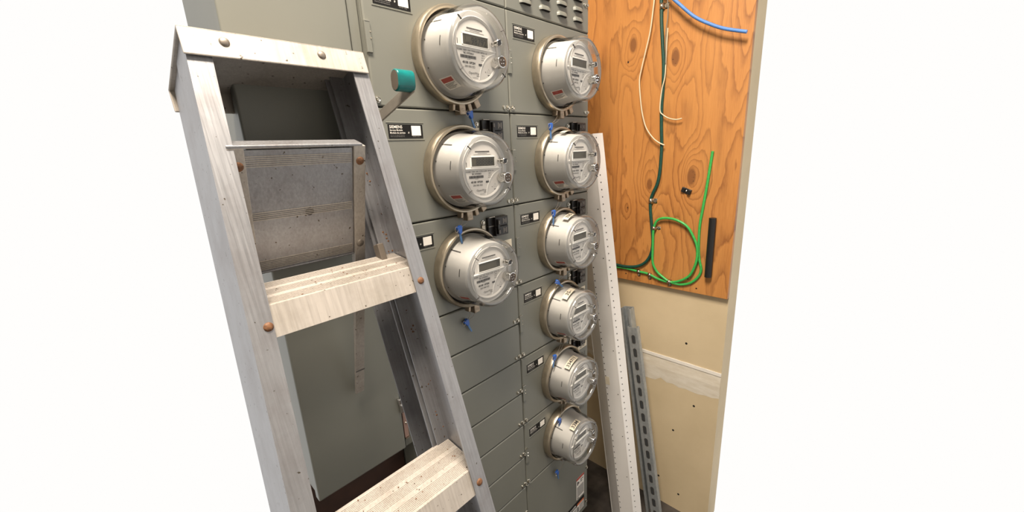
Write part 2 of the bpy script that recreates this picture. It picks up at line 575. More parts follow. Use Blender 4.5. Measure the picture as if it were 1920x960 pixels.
def child(name, me, parent, loc):
    o = bpy.data.objects.new(name, me)
    COL.objects.link(o)
    o.parent = parent
    o.location = loc
    return o


def cabinet(x0, CABW, label, zs_mod, louver, blanks, bottom):
    """one vertical stack; local origin at floor, left edge"""
    t = thing('meter_cabinet', label, 'cabinet', (x0, 0, 0))
    zb = 0.225
    KX = CABW / 0.343
    MB().box(0.004, CABW - 0.002, 0.014, 0.215, zb, 2.12).build('cabinet_body', 'enamel_dark', t)
    MB().box(0.0, 0.003, 0.006, 0.215, zb, 2.12).build('side_panel', 'enamel', t)
    MB().box(CABW - 0.0025, CABW - 0.0002, 0.004, 0.215, zb, 2.12).build('side_panel', 'enamel', t)

    def cover(z0, z1):
        # sheet-metal cover with rolled edges
        m = MB().rbox(G, CABW - G, 0.0, 0.012, z0 + G, z1 - G, 0.0022)
        c = m.build('cover_panel', 'enamel', t, bevel=0.0006)
        return c

    def screws(c, z0, right=True, left=False, lance=True):
        if right:
            child('cover_screw', screw_me, c, (CABW - 0.0065, 0, z0 + 0.012))
            if lance:
                child('cover_lance', lance_me, c, (CABW - 0.0190, 0, z0 + 0.012))
        if left:
            child('cover_screw', screw_me, c, (0.0085, 0, z0 + 0.012))

    def tab(c, z1):
        m = MB()
        m.rbox(0.0, 0.0098, -0.0030, 0.002, z1 - 0.132, z1 - 0.084, 0.0005)
        m.build('hinge_tab', 'enamel', c)
        mm = MB()
        mm.box(0.0005, 0.0098, -0.0034, 0.001, z1 - 0.0845, z1 - 0.0835)
        for k in (0.100, 0.110):
            mm.dome((0.0088, -0.0030, z1 - k), (0, -1, 0), 0.0015, 0.0016, 8, 2)
        mm.build('tab_edge', 'zinc', c)
    # upper louvred compartment
    c = cover(zs_mod[0], zs_mod[0] + 0.2185)
    screws(c, zs_mod[0], False)
    if louver:
        lm = MB()
        nn = 8
        prof = []
        for i in range(nn + 1):
            a = math.pi / 2 * i / nn
            prof.append((-0.0085 * math.sin(a), 0.0125 * math.cos(a)))
        vs, fs = [], []
        NX = 10
        for i in range(NX + 1):
            u = i / NX
            k = min(1.0, math.sqrt(max(0.0, 1 - (abs(2 * u - 1)) ** 4)) + 0.02)
            for (py, pz) in prof:
                vs.append((0.039 * (u - 0.5), py * k, pz * (0.55 + 0.45 * k) - 0.004))
        w_ = nn + 1
        for i in range(NX):
            for j in range(nn):
                fs.append((i * w_ + j, i * w_ + j + 1, (i + 1) * w_ + j + 1, (i + 1) * w_ + j))
        lm.add(vs, fs)
        lme = lm.mesh('louver', True)
        lme.materials.append(M['enamel'])
        slot = MB().box(-0.0185, 0.0185, -0.0003, 0.002, -0.0045, 0.0005).mesh('louver_slot')
        slot.materials.append(M['hole'])
        for cx in (0.0655, 0.1365, 0.206, 0.2765):
            for r in range(6):
                z = zs_mod[0] + 0.0245 + r * 0.0245
                child('louver', lme, c, (cx, 0, z))
                child('louver_slot', slot, c, (cx, 0, z - 0.0002))
        child('cover_screw', screw_me, c, (CABW - 0.010, 0, zs_mod[0] + 0.068))
        child('cover_lance', lance_me, c, (CABW - 0.021, 0, zs_mod[0] + 0.068))
    for i in range(len(zs_mod) - 1):
        z1, z0 = zs_mod[i], zs_mod[i + 1]
        c = cover(z0, z1)
        p = (0.0215, -0.0008, z1 - 0.0535)
        child('plate_frame', emb_me, c, (p[0], -0.0010, p[2]))
        child('name_plate', plate_me, c, p)
        child('number_field', blank_me, c, (p[0], -0.00095, p[2]))
        child('lettering', name_text, c, (p[0], -0.00100, p[2]))
        child('small_print', small_text, c, (p[0], -0.00100, p[2]))
        screws(c, z0, True, True)
        tab(c, z1)
        if i > 0:
            # locking tab beside the breaker window
            child('cover_screw', screw_me, c, (0.2345 * KX, -0.001, z1 - 0.027))
            MB().rbox(0.2290 * KX, 0.2400 * KX, -0.0030, 0.0, z1 - 0.062, z1 - 0.033, 0.0006).build('locking_tab', 'ring', c)
            ringp = [(0.2415 * KX + 0.006 * math.cos(a), -0.004 - 0.002 * math.sin(a), z1 - 0.056 + 0.006 * math.sin(a)) for a in [2 * math.pi * k / 16 for k in range(17)]]
            MB().tube(ringp, 0.0010, 6).build('locking_ring', 'chrome', c, True)
    if blanks:
        for z1, z0 in zip(blanks[:-1], blanks[1:]):
            c = cover(z0, z1)
            screws(c, z0, True, False)
        last = blanks[-1]
    else:
        last = zs_mod[-1]
    c = cover(zb + 0.002, last)
    if bottom:
        # warning labels on the base cover
        wl = MB().rbox(0.2590, 0.3070, -0.0006, 0.0, 0.270 + 0.04, 0.362 + 0.04, 0.0001).build('warning_label', 'white_print', c)
        MB().rbox(0.2590, 0.3070, -0.0009, -0.0004, 0.353 + 0.04, 0.362 + 0.04, 0.0001).build('warning_header', 'red', c)
        bl = MB()
        for k in range(12):
            bl.box(0.2620, 0.3040, -0.0009, -0.0005, 0.3205 - k * 0.0037 + 0.04, 0.3221 - k * 0.0037 + 0.04)
        bl.box(0.2635, 0.2695, -0.0009, -0.0005, 0.331 + 0.04, 0.347 + 0.04)
        bl.box(0.2695, 0.2765, -0.0009, -0.0005, 0.335 + 0.04, 0.343 + 0.04)
        bl.box(0.2835, 0.3015, -0.0009, -0.0005, 0.343 + 0.04, 0.347 + 0.04)
        bl.box(0.2835, 0.2955, -0.0009, -0.0005, 0.335 + 0.04, 0.339 + 0.04)
        bl.box(0.2620, 0.2735, -0.0009, -0.0005, 0.272 + 0.04, 0.276 + 0.04)
        bl.build('label_print', 'ink', c)
        MB().rbox(0.1985, 0.3080, -0.0006, 0.0, 0.205 + 0.04, 0.262 + 0.04, 0.0001).build('danger_label', 'black_plate', c)
        MB().rbox(0.2615, 0.3050, -0.0009, -0.0003, 0.208 + 0.04, 0.250 + 0.04, 0.0001).build('danger_field', 'white_print', c)
        MB().rbox(0.2615, 0.3050, -0.0012, -0.0006, 0.242 + 0.04, 0.250 + 0.04, 0.0001).build('danger_header', 'orange', c)
        MB().rbox(0.2055, 0.2585, -0.0009, -0.0003, 0.208 + 0.04, 0.240 + 0.04, 0.0001).build('danger_field', 'white_print', c)
        me = text_mesh('danger_lettering', [('DANGER', 0.2095, 0.286, 0.011, 'LEFT', 1.0, 0.0002)], -0.0012)
        link('lettering', me, 'white_print', c)
        bl = MB()
        for k in range(8):
            bl.box(0.2755, 0.3025, -0.0012, -0.0008, 0.2105 + k * 0.0038 + 0.04, 0.2120 + k * 0.0038 + 0.04)
            bl.box(0.2085, 0.2555, -0.0012, -0.0008, 0.2095 + k * 0.0036 + 0.04, 0.2110 + k * 0.0036 + 0.04)
        bl.box(0.2640, 0.2715, -0.0012, -0.0008, 0.212 + 0.04, 0.234 + 0.04)
        bl.build('label_print', 'ink', c)
        child('cover_screw', screw_me, c, (CABW - 0.008, 0, 0.412))
        child('cover_screw', screw_me, c, (CABW - 0.012, 0, 0.262))
        # cream number tape and pen marks on the covers
    return t


cab1 = cabinet(XC1, W1, 'grey meter cabinet column with three meters above blank filler covers', ZT[:4], False, ZBLANK, False)
cab2 = cabinet(XC2, W2, 'grey meter cabinet column with six meters and a louvred top', ZT, True, None, True)


def panel_tape(cab, x, z, wd, ht, rot, txt, size):
    """cream tape label with handwriting stuck on a cover (world x,z)"""
    cs = [o for o in cab.children if o.name.startswith('cover_panel')]
    c = min(cs, key=lambda o: abs((min(v.co.z for v in o.data.vertices) + max(v.co.z for v in o.data.vertices)) / 2 - z))
    T = Matrix.Translation((x - cab.location.x, 0, z)) @ Matrix.Rotation(rot, 4, 'Y')
    if wd:
        MB().rbox(-wd / 2, wd / 2, -0.0006, 0.0, -ht / 2, ht / 2, 0.0001, T).build('number_tape', 'tape', c)
    me = text_mesh('handwriting', [(txt, 0, -size * 0.35, size, 'CENTER', 1.0, 0.0003)], 0, lambda a, b: tuple(T @ Vector((a, -0.0009, b))))
    link('handwriting', me, 'ink', c)


panel_tape(cab2, 1.010, 0.918, 0.050, 0.020, 0.0, '3347', 0.017)
panel_tape(cab2, 1.003, 1.113, 0.046, 0.020, 0.0, '3703', 0.015)
panel_tape(cab2, 1.006, 0.886, 0, 0, 0.0, '337-1', 0.020)
panel_tape(cab2, 1.006, 0.685, 0, 0, 0.0, '317', 0.020)
panel_tape(cab2, 0.978, 0.693, 0.022, 0.016, 0.6, '', 0.01)
panel_tape(cab1, 0.680, 1.329, 0.034, 0.020, 0.0, '', 0.01)

# ------------------------------------------------------------------ disconnect cabinet at left
DX = 0.258
dc = thing('disconnect_cabinet', 'tall grey disconnect cabinet behind the ladder with a flat door', 'cabinet', (DX, 0, 0))
ZD = 0.941
MB().box(0.170 - DX, 0.366 - DX, 0.028, 0.215, ZD + 0.001, 2.12).build('cabinet_body', 'enamel', dc, bevel=0.001)
door = MB().rbox(0.166 - DX, 0.349 - DX, 0.008, 0.026, ZD, 2.12, 0.002).build('cabinet_door', 'enamel', dc, bevel=0.0015)
MB().box(0.3515 - DX, 0.3690 - DX, 0.013, 0.030, ZD, 2.12).build('door_frame', 'enamel', dc, bevel=0.001)
lm = MB()
lm.rbox(0.342 - DX, 0.350 - DX, 0.001, 0.009, 1.052, 1.066, 0.0015)
lm.rbox(0.344 - DX, 0.353 - DX, -0.001, 0.009, 1.032, 1.053, 0.002)
lm.build('door_latch', 'chrome', dc, bevel=0.001)
MB().rbox(0.3505 - DX, 0.3600 - DX, 0.009, 0.029, 0.965, 1.030, 0.0005).build('latch_plate', 'latch_red', dc)
MB().box(0.3505 - DX, 0.3600 - DX, 0.007, 0.028, 0.962, 0.9645).build('latch_plate_rim', 'zinc', dc)
MB().dome((0.3555 - DX, 0.009, 1.000), (0, -1, 0), 0.0026, 0.002).build('latch_screw', 'zinc', dc, True)
# switch lever with teal grip
A_ = Vector((0.3790, -0.103, 1.652))
B_ = Vector((0.3380, 0.012, 1.585))
dr = (B_ - A_).normalized()
sd = dr.cross(Vector((1, 0, 0))).normalized()
th = dr.cross(sd).normalized()
hb = MB()
vs = []
for p in (A_ - dr * 0.006, B_):
    for (a, b) in ((-1, -1), (1, -1), (1, 1), (-1, 1)):
        vs.append(tuple(p + sd * 0.0085 * a + th * 0.0018 * b - Vector((DX, 0, 0))))
hb.add(vs, [(0, 1, 2, 3), (7, 6, 5, 4)] + [(i, (i + 1) % 4, 4 + (i + 1) % 4, 4 + i) for i in range(4)])
hb.build('switch_lever', 'bar', dc, bevel=0.0006)
st = []
for i in range(24):
    a = 2 * math.pi * i / 24
    st.append((0.0112 * math.cos(a), 0.0112 * math.sin(a) + (0.0048 if math.sin(a) >= 0 else -0.0048)))
GC = Vector((0.3660 - DX, -0.105, 1.6625))
gp = MB().prism([(GC.y + a, GC.z + b) for a, b in st], GC.x - 0.0140, GC.x + 0.0160, 'x').build('lever_grip', 'teal', dc, True, bevel=0.0015)
gp['label'] = 'teal rubber grip of the switch lever'
MB().prism([(GC.y + a * 0.86, GC.z + b * 0.88) for a, b in st], GC.x - 0.0144, GC.x - 0.012, 'x').build('grip_end_cap', 'grip_end', dc)

# ------------------------------------------------------------------ meters


def build_meter():
    t = thing('electricity_meter', '', 'meter')
    # sealing ring
    MB().lathe([(0.0, 0.084), (0.001, 0.0895), (0.012, 0.0905), (0.020, 0.0905), (0.0235, 0.0885), (0.0245, 0.0855), (0.0225, 0.0825), (0.0170, 0.0815), (0.010, 0.0815)], 64).build('sealing_ring', 'ring', t, True)
    MB().lathe([(0.0105, 0.0818), (0.0125, 0.0770)], 64).build('ring_shadow_gap', 'hole', t, True)
    # clamp under the ring
    cl = MB()
    for (a, wd, h, d) in ((-1.72, 0.006, 0.012, 0.020), (-1.52, 0.016, 0.018, 0.023), (-1.28, 0.010, 0.014, 0.020), (-1.06, 0.014, 0.015, 0.021)):
        T = Matrix.Rotation(-(a + math.pi / 2), 4, 'Y') @ Matrix.Translation((0, 0, -0.0895))
        cl.rbox(-wd / 2, wd / 2, -d, -0.006, -h, 0.002, 0.001, T)
    c = cl.build('ring_clamp', 'clamp', t, bevel=0.0008)
    T = Matrix.Rotation(-(-1.52 + math.pi / 2), 4, 'Y') @ Matrix.Translation((0, 0, -0.0985))
    MB().lathe([(0.0222, 0.0035), (0.0235, 0.003), (0.0222, 0.0018), (0.0222, 0.0)], 14, T=T).build('clamp_screw', 'zinc', c, True)
    # inner body
    MB().lathe([(0.012, 0.0768), (0.014, 0.0745), (0.016, 0.0735), (0.072, 0.0665), (0.0765, 0.0655), (0.0785, 0.0640), (0.0785, 0.0562), (0.0770, 0.0552)], 64).build('meter_body', 'body', t, True)
    sm = MB()

    def patch(m, a0, a1, d0, d1, dr=0.0006, n=6):
        r = lambda d: 0.0735 - (d - 0.016) * 0.125 + dr
        m.lathe([(d0, r(d0)), (d1, r(d1))], n, a0, a1)
    patch(sm, 2.86, 3.10, 0.058, 0.0598)
    patch(sm, 2.35, 2.385, 0.018, 0.046)
    patch(sm, 2.86, 2.89, 0.0175, 0.0205)
    patch(sm, 3.52, 3.55, 0.0175, 0.0205)
    sm.build('body_slot', 'ink', t)
    # warning sticker low on the left of the body
    s1 = MB()
    patch(s1, 3.86, 4.28, 0.030, 0.064, 0.0007, 10)
    st_ = s1.build('warning_sticker', 'white_print', t)
    s1 = MB()
    patch(s1, 3.89, 4.02, 0.0335, 0.061, 0.0010, 5)
    s1.build('sticker_header', 'red', st_)
    s1 = MB()
    for k in range(6):
        patch(s1, 4.055 + k * 0.034, 4.068 + k * 0.034, 0.034, 0.060 - 0.004 * (k % 3), 0.0010, 2)
    s1.build('sticker_print', 'ink', st_)
    # face plate
    fp = MB().disc(0.0772, 0.0558).build('face_plate', 'face', t)
    MB().lathe([(0.0772, 0.0558), (0.0795, 0.0562), (0.0800, 0.0552), (0.0785, 0.0520), (0.0776, 0.0515)], 64, T=None).build('face_bezel', 'bezel', t, True)
    # divider lines and curved stripe
    ln = MB()
    ln.rbox(-0.0515, 0.0500, -0.0797, -0.077, 0.0018, 0.0036, 0.0004)
    pts = []
    for i in range(15):
        u = i / 14
        p0, p1, p2 = Vector((0.047, 0.000)), Vector((0.012, -0.010)), Vector((0.004, -0.0510))
        pts.append(p0 * (1 - u) ** 2 + p1 * 2 * u * (1 - u) + p2 * u * u)
    for a, b in zip(pts[:-1], pts[1:]):
        d = (b - a).normalized()
        nn = Vector((-d.y, d.x)) * 0.0008
        q = [a + nn, b + nn, b - nn, a - nn]
        ln.add([(p.x, -0.0782, p.y) for p in q] + [(p.x, -0.0770, p.y) for p in q], [(0, 1, 2, 3), (0, 4, 5, 1), (2, 6, 7, 3)])
    ln.build('divider_line', 'face_line', fp)
    # display
    fr = MB()
    x0, x1, z0, z1 = -0.0325, 0.0325, 0.0052, 0.0255
    for q in ((x0, x0 + .0016, z0, z1), (x1 - .0016, x1, z0, z1), (x0, x1, z0, z0 + .0014), (x0, x1, z1 - .0014, z1)):
        fr.rbox(q[0], q[1], -0.0788, -0.0770, q[2], q[3], 0.0003)
    ds = MB().box(-0.0312, 0.0312, -0.0777, -0.0771, 0.0064, 0.0243).build('display', 'lcd', t)
    fr.build('display_frame', 'face_line', ds)
    # printing
    lines = [('CL200  120V  3W  TYPE C2SR  30TA 1.0', -0.0455, -0.0040, 0.0034, 'LEFT', 1.25, 0.00003),
             ('BC HYDRO', -0.0185, -0.0090, 0.0046, 'CENTER', 1.05, 0.00012),
             ('481884', -0.0190, -0.0180, 0.0022, 'CENTER', 1.3, 0),
             ('48188 10P284', -0.0190, -0.0250, 0.0058, 'CENTER', 0.92, 0.00018),
             ('200 000 022', -0.0170, -0.0312, 0.0050, 'CENTER', 1.0, 0.00005),
             ('OpenWay', -0.0080, -0.0420, 0.0062, 'CENTER', 1.0, 0),
             ('Itron', 0.0015, -0.0450, 0.0028, 'CENTER', 1.2, 0.0001),
             ('FM 2S', 0.0170, -0.0085, 0.0030, 'CENTER', 1.0, 0.00004),
             ('Kh 1.0', 0.0170, -0.0125, 0.0030, 'CENTER', 1.0, 0.00004),
             ('60 Hz', 0.0155, -0.0165, 0.0030, 'CENTER', 1.0, 0.00004),
             ('MADE IN USA', -0.0060, -0.0485, 0.0020, 'CENTER', 1.0, 0)]
    me = text_mesh('face_lettering', lines, -0.0775)
    link('face_lettering', me, 'ink', fp)
    bc = MB()
    rnd = random.Random(5)
    x = -0.0385
    while x < -0.0005:
        wd = rnd.choice((0.0005, 0.0008, 0.0012))
        bc.box(x, x + wd, -0.0776, -0.0772, -0.0158, -0.0108)
        x += wd + rnd.choice((0.0004, 0.0006))
    x = -0.0200
    while x < 0.0180:
        bc.box(x, x + 0.0007, -0.0776, -0.0772, 0.0338, 0.0362)
        x += 0.0012
    bc.box(0.0050, 0.0155, -0.0776, -0.0772, -0.0262, -0.0222)
    bc.box(0.0270, 0.0350, -0.0776, -0.0772, -0.0410, -0.0396)
    bc.box(-0.044, -0.0428, -0.0776, -0.0772, 0.0062, 0.0150)
    bc.build('barcode', 'ink', fp)
    g2 = MB()
    g2.lathe([(0.0775, 0.0052), (0.0775, 0.0045)], 3, math.pi / 2, math.pi / 2 + 2 * math.pi - 1e-5, T=Matrix.Translation((0.030, 0, -0.0335)))
    g2.disc(0.0775, 0.0012, 10, cx=0.0215, cz=-0.0352)
    g2.box(-0.0240, 0.0220, -0.0775, -0.0772, 0.0292, 0.0298)
    g2.box(-0.0130, 0.0120, -0.0775, -0.0772, 0.0316, 0.0322)
    g2.build('small_print', 'ink_grey', fp)
    # optical port and reset button
    po = MB().lathe([(0.077, 0.0088), (0.083, 0.0088), (0.0835, 0.0108), (0.0985, 0.0112), (0.1005, 0.0105), (0.1010, 0.0092)], 28, T=Matrix.Translation((0.0450, 0, -0.0180)))
    port = po.build('optical_port', 'chrome', t, True)
    MB().disc(0.1007, 0.0094, 24, cx=0.0450, cz=-0.0180).build('port_window', 'port', port)
    pd = MB()
    for (a, b) in ((-0.004, 0.0025), (0.004, 0.0030), (-0.002, -0.0035), (0.003, -0.0030)):
        pd.dome((0.0450 + a, -0.1007, -0.0180 + b), (0, -1, 0), 0.0011, 0.0008, 8, 2)
    pd.build('port_contact', 'chrome', port, True)
    bt = MB().lathe([(0.0775, 0.0045), (0.0900, 0.0045), (0.0905, 0.0066), (0.0975, 0.0066), (0.0985, 0.0058), (0.0975, 0.0046)], 24, T=Matrix.Translation((0.0425, 0, 0.0155)))
    bt.lathe([(0.083, 0.0062), (0.085, 0.0062)], 16, T=Matrix.Translation((0.0410, 0, 0.0155)))
    b = bt.build('reset_button', 'chrome', t, True)
    MB().disc(0.0976, 0.0050, 20, cx=0.0425, cz=0.0155).build('button_cap', 'black_plastic', b)
    # clear cover: side wall, rounded rim, recessed window
    MB().lathe([(0.0125, 0.0805), (0.0150, 0.0795), (0.0400, 0.0778), (0.0780, 0.0748), (0.0840, 0.0740)], 72).build('clear_cover', 'clear', t, True)
    prof = [(0.0840, 0.0740), (0.0890, 0.0732), (0.0935, 0.0717), (0.0968, 0.0692), (0.0980, 0.0660), (0.0972, 0.0630), (0.0950, 0.0612), (0.0905, 0.0604)]
    MB().lathe(prof, 72).build('cover_rim', 'clear_rim', t, True)
    MB().lathe([(0.0905, 0.0604), (0.0903, 0.0300), (0.0903, 0.0)], 72).build('front_window', 'clear', t, True)
    # small moulded ticks on the rim
    tk = MB()
    for a in (0.62, 2.45, 3.78, 5.62):
        T = Matrix.Rotation(-a, 4, 'Y')
        tk.rbox(0.0610, 0.0710, -0.0984, -0.0950, -0.0004, 0.0004, 0.0002, T)
    tk.build('rim_tick', 'ink', t)
    return t


proto = build_meter()
XM1, XM2 = XC1 + 0.177, XC2 + 0.171
slots = [(XM1, 0), (XM1, 1), (XM1, 2), (XM2, 0), (XM2, 1), (XM2, 2), (XM2, 3), (XM2, 4), (XM2, 5)]
labels = ['largest electricity meter in view, topmost of the left column, its display reading 98792',
          'middle electricity meter of the three in the left column',
          'lowest electricity meter of the left column, above the blank covers',
          'topmost electricity meter of the right column, below the louvres',
          'second electricity meter from the top of the right column',
          'third electricity meter from the top of the right column',
          'fourth electricity meter from the top of the right column',
          'fifth meter down the right column, tape on top reading 3347/1',
          'lowest meter of the right column, tape on top reading 33M']
digits = ['98792', '888888', '0', '', '', '', '', '', '']
meters = []
for i, ((x, r), lab) in enumerate(zip(slots, labels)):
    meters.append(proto if i == 0 else copy_tree(proto))
for i, ((x, r), lab) in enumerate(zip(slots, labels)):
    o = meters[i]
    o.location = (x, 0.0, (ZT[r] + ZT[r + 1]) / 2 - 0.0115)
    o.rotation_euler = (0, random.uniform(-0.02, 0.02), 0)
    tag(o, lab, 'meter', 'round electricity meters on the grey cabinets')
    if digits[i]:
        ds = [c for c in o.children if c.name.startswith('display')][0]
        al = 0.028
        me = text_mesh('display_digits', [(digits[i], al, 0.0092, 0.0165, 'RIGHT', 0.95, 0.0001)] + ([('1', -0.027, 0.0145, 0.010, 'LEFT', 1.0, 0.0001), ('kWh', -0.024, 0.0085, 0.004, 'LEFT', 1.2, 0.0001)] if i == 0 else []), -0.0779)
        link('display_digits', me, 'lcd_digit', ds)


def meter_tape(o, a_mid, d0, d1, width, txt, size):
    rr = lambda d: 0.0778 - (d - 0.040) * 0.08 + 0.0007
    m = MB()
    da = width / 0.0745 / 2
    m.lathe([(d0, rr(d0)), ((d0 + d1) / 2, rr((d0 + d1) / 2)), (d1, rr(d1))], 10, a_mid - da, a_mid + da)
    tp = m.build('number_tape', 'tape', o)
    dm = (d0 + d1) / 2

    def mp(a, b):
        ang = a_mid - a / 0.0745
        d = dm - b
        r_ = rr(d) + 0.0005
        return (r_ * math.cos(ang), -d, r_ * math.sin(ang))
    if txt:
        me = text_mesh('handwriting', [(txt, 0, -size * 0.35, size, 'CENTER', 1.0, 0.0004)], 0, mp)
        link('handwriting', me, 'ink', tp)


meter_tape(meters[4], 1.75, 0.036, 0.052, 0.030, '', 0.01)
meter_tape(meters[5], 1.85, 0.048, 0.066, 0.036, '335', 0.014)
meter_tape(meters[6], 1.98, 0.050, 0.068, 0.046, '35-', 0.016)
meter_tape(meters[7], 1.98, 0.056, 0.074, 0.050, '3347/1', 0.0145)
meter_tape(meters[8], 1.93, 0.066, 0.083, 0.038, '33M', 0.016)

# ------------------------------------------------------------------ breakers


def build_breaker():
    t = thing('circuit_breaker', '', 'breaker')
    b = MB()
    b.rbox(0, 0.058, -0.008, 0.0, -0.046, 0.0, 0.0012)
    b.rbox(0.016, 0.057, -0.016, -0.004, -0.0225, -0.001, 0.001)
    b.rbox(0.016, 0.057, -0.016, -0.004, -0.0450, -0.0235, 0.001)
    b.build('breaker_body', 'breaker', t)
    tg = MB()
    for z in (-0.0115, -0.0340):
        tg.rbox(0.018, 0.026, -0.023, -0.014, z - 0.006, z + 0.006, 0.001)
    tg.box(0.019, 0.025, -0.021, -0.016, -0.034, -0.0115)
    tg.build('breaker_toggle', 'breaker', t)
    for z in (-0.0115, -0.0340):
        p = MB()
        for k in range(3):
            p.box(0.0395 + 0.0045 * k, 0.0428 + 0.0045 * k, -0.0164, -0.0158, z - 0.0065 + (k % 2) * 0.003, z + 0.0060 - (k % 2) * 0.002)
        p.box(0.0190, 0.0235, -0.0234, -0.0228, z - 0.0045, z + 0.0035)
        p.build('breaker_print', 'breaker_print', t)
    m = MB()
    m.rbox(0.0, 0.016, -0.010, -0.004, -0.0215, -0.0195, 0.0004)
    m.rbox(0.002, 0.020, -0.0105, -0.006, -0.0006, 0.0014, 0.0004)
    m.build('breaker_clip', 'bar', t)
    return t


bp = build_breaker()
blabs = ['black twin breaker above the middle meter of the left column',
         'black twin breaker above the lowest meter of the left column',
         'black twin breaker above the second meter of the right column',
         'black twin breaker above the third meter of the right column',
         'black twin breaker above the fourth meter of the right column',
         'black twin breaker above the fifth meter of the right column']
bs = [(XC1, 1), (XC1, 2), (XC2, 1), (XC2, 2), (XC2, 3), (XC2, 4)]
for i, (x, r) in enumerate(bs):
    o = bp if i == 0 else copy_tree(bp)
    o.location = (x + (0.245 if x == XC1 else 0.236), 0, ZT[r] - 0.0175)
    tag(o, blabs[i], 'breaker', 'black breakers beside the meters')

# ------------------------------------------------------------------ blue seals on wires


def seal(loc, ang, top, label, n=0):
    """loc = head of the seal; ang = swing of the tail; top = where the wire hangs from"""
    t = thing('security_seal', label, 'seal', loc, 'blue plastic seals on wires')
    T = Matrix.Rotation(ang, 4, 'Y')
    h = MB()
    h.prism([(-0.0070, 0.0045), (-0.0055, 0.0075), (-0.0015, 0.0060), (0.0015, 0.0085), (0.0060, 0.0075), (0.0070, 0.0030), (0.0040, -0.0090), (-0.0020, -0.0100)], -0.0035, 0.0035, 'y', T)
    h.build('seal_head', 'blue_tag', t, bevel=0.0012)
    tl = MB()
    tl.prism([(-0.0022, -0.009), (0.0030, -0.009), (0.0036, -0.030), (0.0010, -0.032), (-0.0010, -0.029)], -0.0012, 0.0012, 'y', T)
    tl.build('seal_tail', 'blue_tail', t, bevel=0.0006)
    L = Vector(top) - Vector(loc)
    wm = MB()
    wm.tube(smooth_path([L + Vector((-0.006, 0, 0)), L * 0.5 + Vector((-0.006, -0.004, 0)), Vector((-0.003, -0.001, 0.004))]), 0.0005, 6)
    wm.tube(smooth_path([L + Vector((0.010, 0, 0.004)), L * 0.5 + Vector((0.008, -0.004, 0)), Vector((0.003, -0.001, 0.004))]), 0.0005, 6)
    loop = [(-0.007 + 0.004 * math.cos(a) - 0.002, -0.003, 0.001 + 0.006 * math.sin(a)) for a in [2 * math.pi * k / 12 for k in range(13)]]
    wm.tube(loop, 0.0005, 6)
    wm.build('seal_wire', 'wire', t, True)
    return t


def mz(r):
    return (ZT[r] + ZT[r + 1]) / 2 - 0.0115


S1 = 'blue plastic seal hanging under the '
for (loc, ang, c, r, nm) in (
        ((0.577, -0.014, 1.629), -0.30, 1, 0, 'topmost meter of the left column'),
        ((0.509, -0.033, 1.398), -0.10, 1, 1, 'middle meter of the left column'),
        ((0.529, -0.006, 1.174), -0.42, 1, 2, 'lowest meter of the left column'),
        ((0.826, -0.030, 1.606), 0.02, 2, 0, 'topmost meter of the right column'),
        ((0.829, -0.032, 1.387), 0.12, 2, 1, 'second meter of the right column'),
        ((0.843, -0.030, 1.189), -0.85, 2, 2, 'third meter of the right column'),
        ((0.823, -0.030, 0.965), 0.30, 2, 3, 'fourth meter of the right column'),
        ((0.840, -0.030, 0.740), 0.08, 2, 4, 'fifth meter of the right column'),
        ((0.849, -0.010, 0.528), -0.20, 2, 5, 'lowest meter of the right column')):
    xm = (XM1 if c == 1 else XM2) - 0.008
    seal(loc, ang, (xm, -0.020, mz(r) - 0.100), S1 + nm)

# ------------------------------------------------------------------ step ladder
LEAN = math.atan(0.334)
LX = 0.205
ld = thing('step_ladder', 'worn aluminium step ladder leaning folded in front of the cabinets', 'ladder', (LX, -0.661, 0), rot=(-LEAN, 0, 0))
V0 = 1.3906                      # local z of the reference height
ZTOP = V0 + 0.389
INV = Matrix.Rotation(LEAN, 4, 'X')


def lx(x):
    return x - LX


def shear(z0, z1, xt, xb):
    pass


def rail(name, xin, xout, w0, w1, flin, ang=0.0, x_b=0.0):
    """channel opening towards xin; flin = inner edge of the back flange"""
    s_ = 1 if xout > xin else -1
    T = Matrix.Identity(4)
    T[0][2] = ang
    T[0][3] = -ang * (V0)
    e = 0.0022
    poly = [(xin, w0), (xout, w0), (xout, w1), (flin, w1), (flin, w1 - e), (xout - s_ * e * 2, w1 - e), (xout - s_ * e * 2, w0 + e), (xin, w0 + e)]
    return MB().prism([(lx(a), b) for a, b in poly], 0.03, ZTOP + 0.0045, 'z', T).build(name, 'alu', ld)


r1 = rail('front_rail', 0.2875, 0.3107, 0.0, 0.068, 0.285)
r2 = rail('rear_rail', 0.281, 0.3095, 0.075, 0.136, 0.279)
r3 = rail('front_rail', 0.103, 0.0795, 0.0, 0.068, 0.1055, 0.06)
r4 = rail('rear_rail', 0.109, 0.0810, 0.075, 0.136, 0.111, 0.06)
# feet
for r_, xa, xb, wa, wb, dx in ((r1, .283, .313, -.003, .071, 0), (r2, .277, .312, .073, .139, 0), (r3, .077, .107, -.003, .071, -0.083), (r4, .078, .113, .073, .139, -0.083)):
    MB().box(lx(xa) + dx, lx(xb) + dx, wa, wb, 0.004 + (0.02 if wa < 0 else 0.045), 0.085).build('rubber_foot', 'black_plastic', r_, bevel=0.003)
# steps, level when the ladder leans
STEPV = [0.083, -0.224, -0.530, -0.836, -1.142]     # front top edge along the rail


def xleft(v):
    return 0.0835 + 0.06 * v


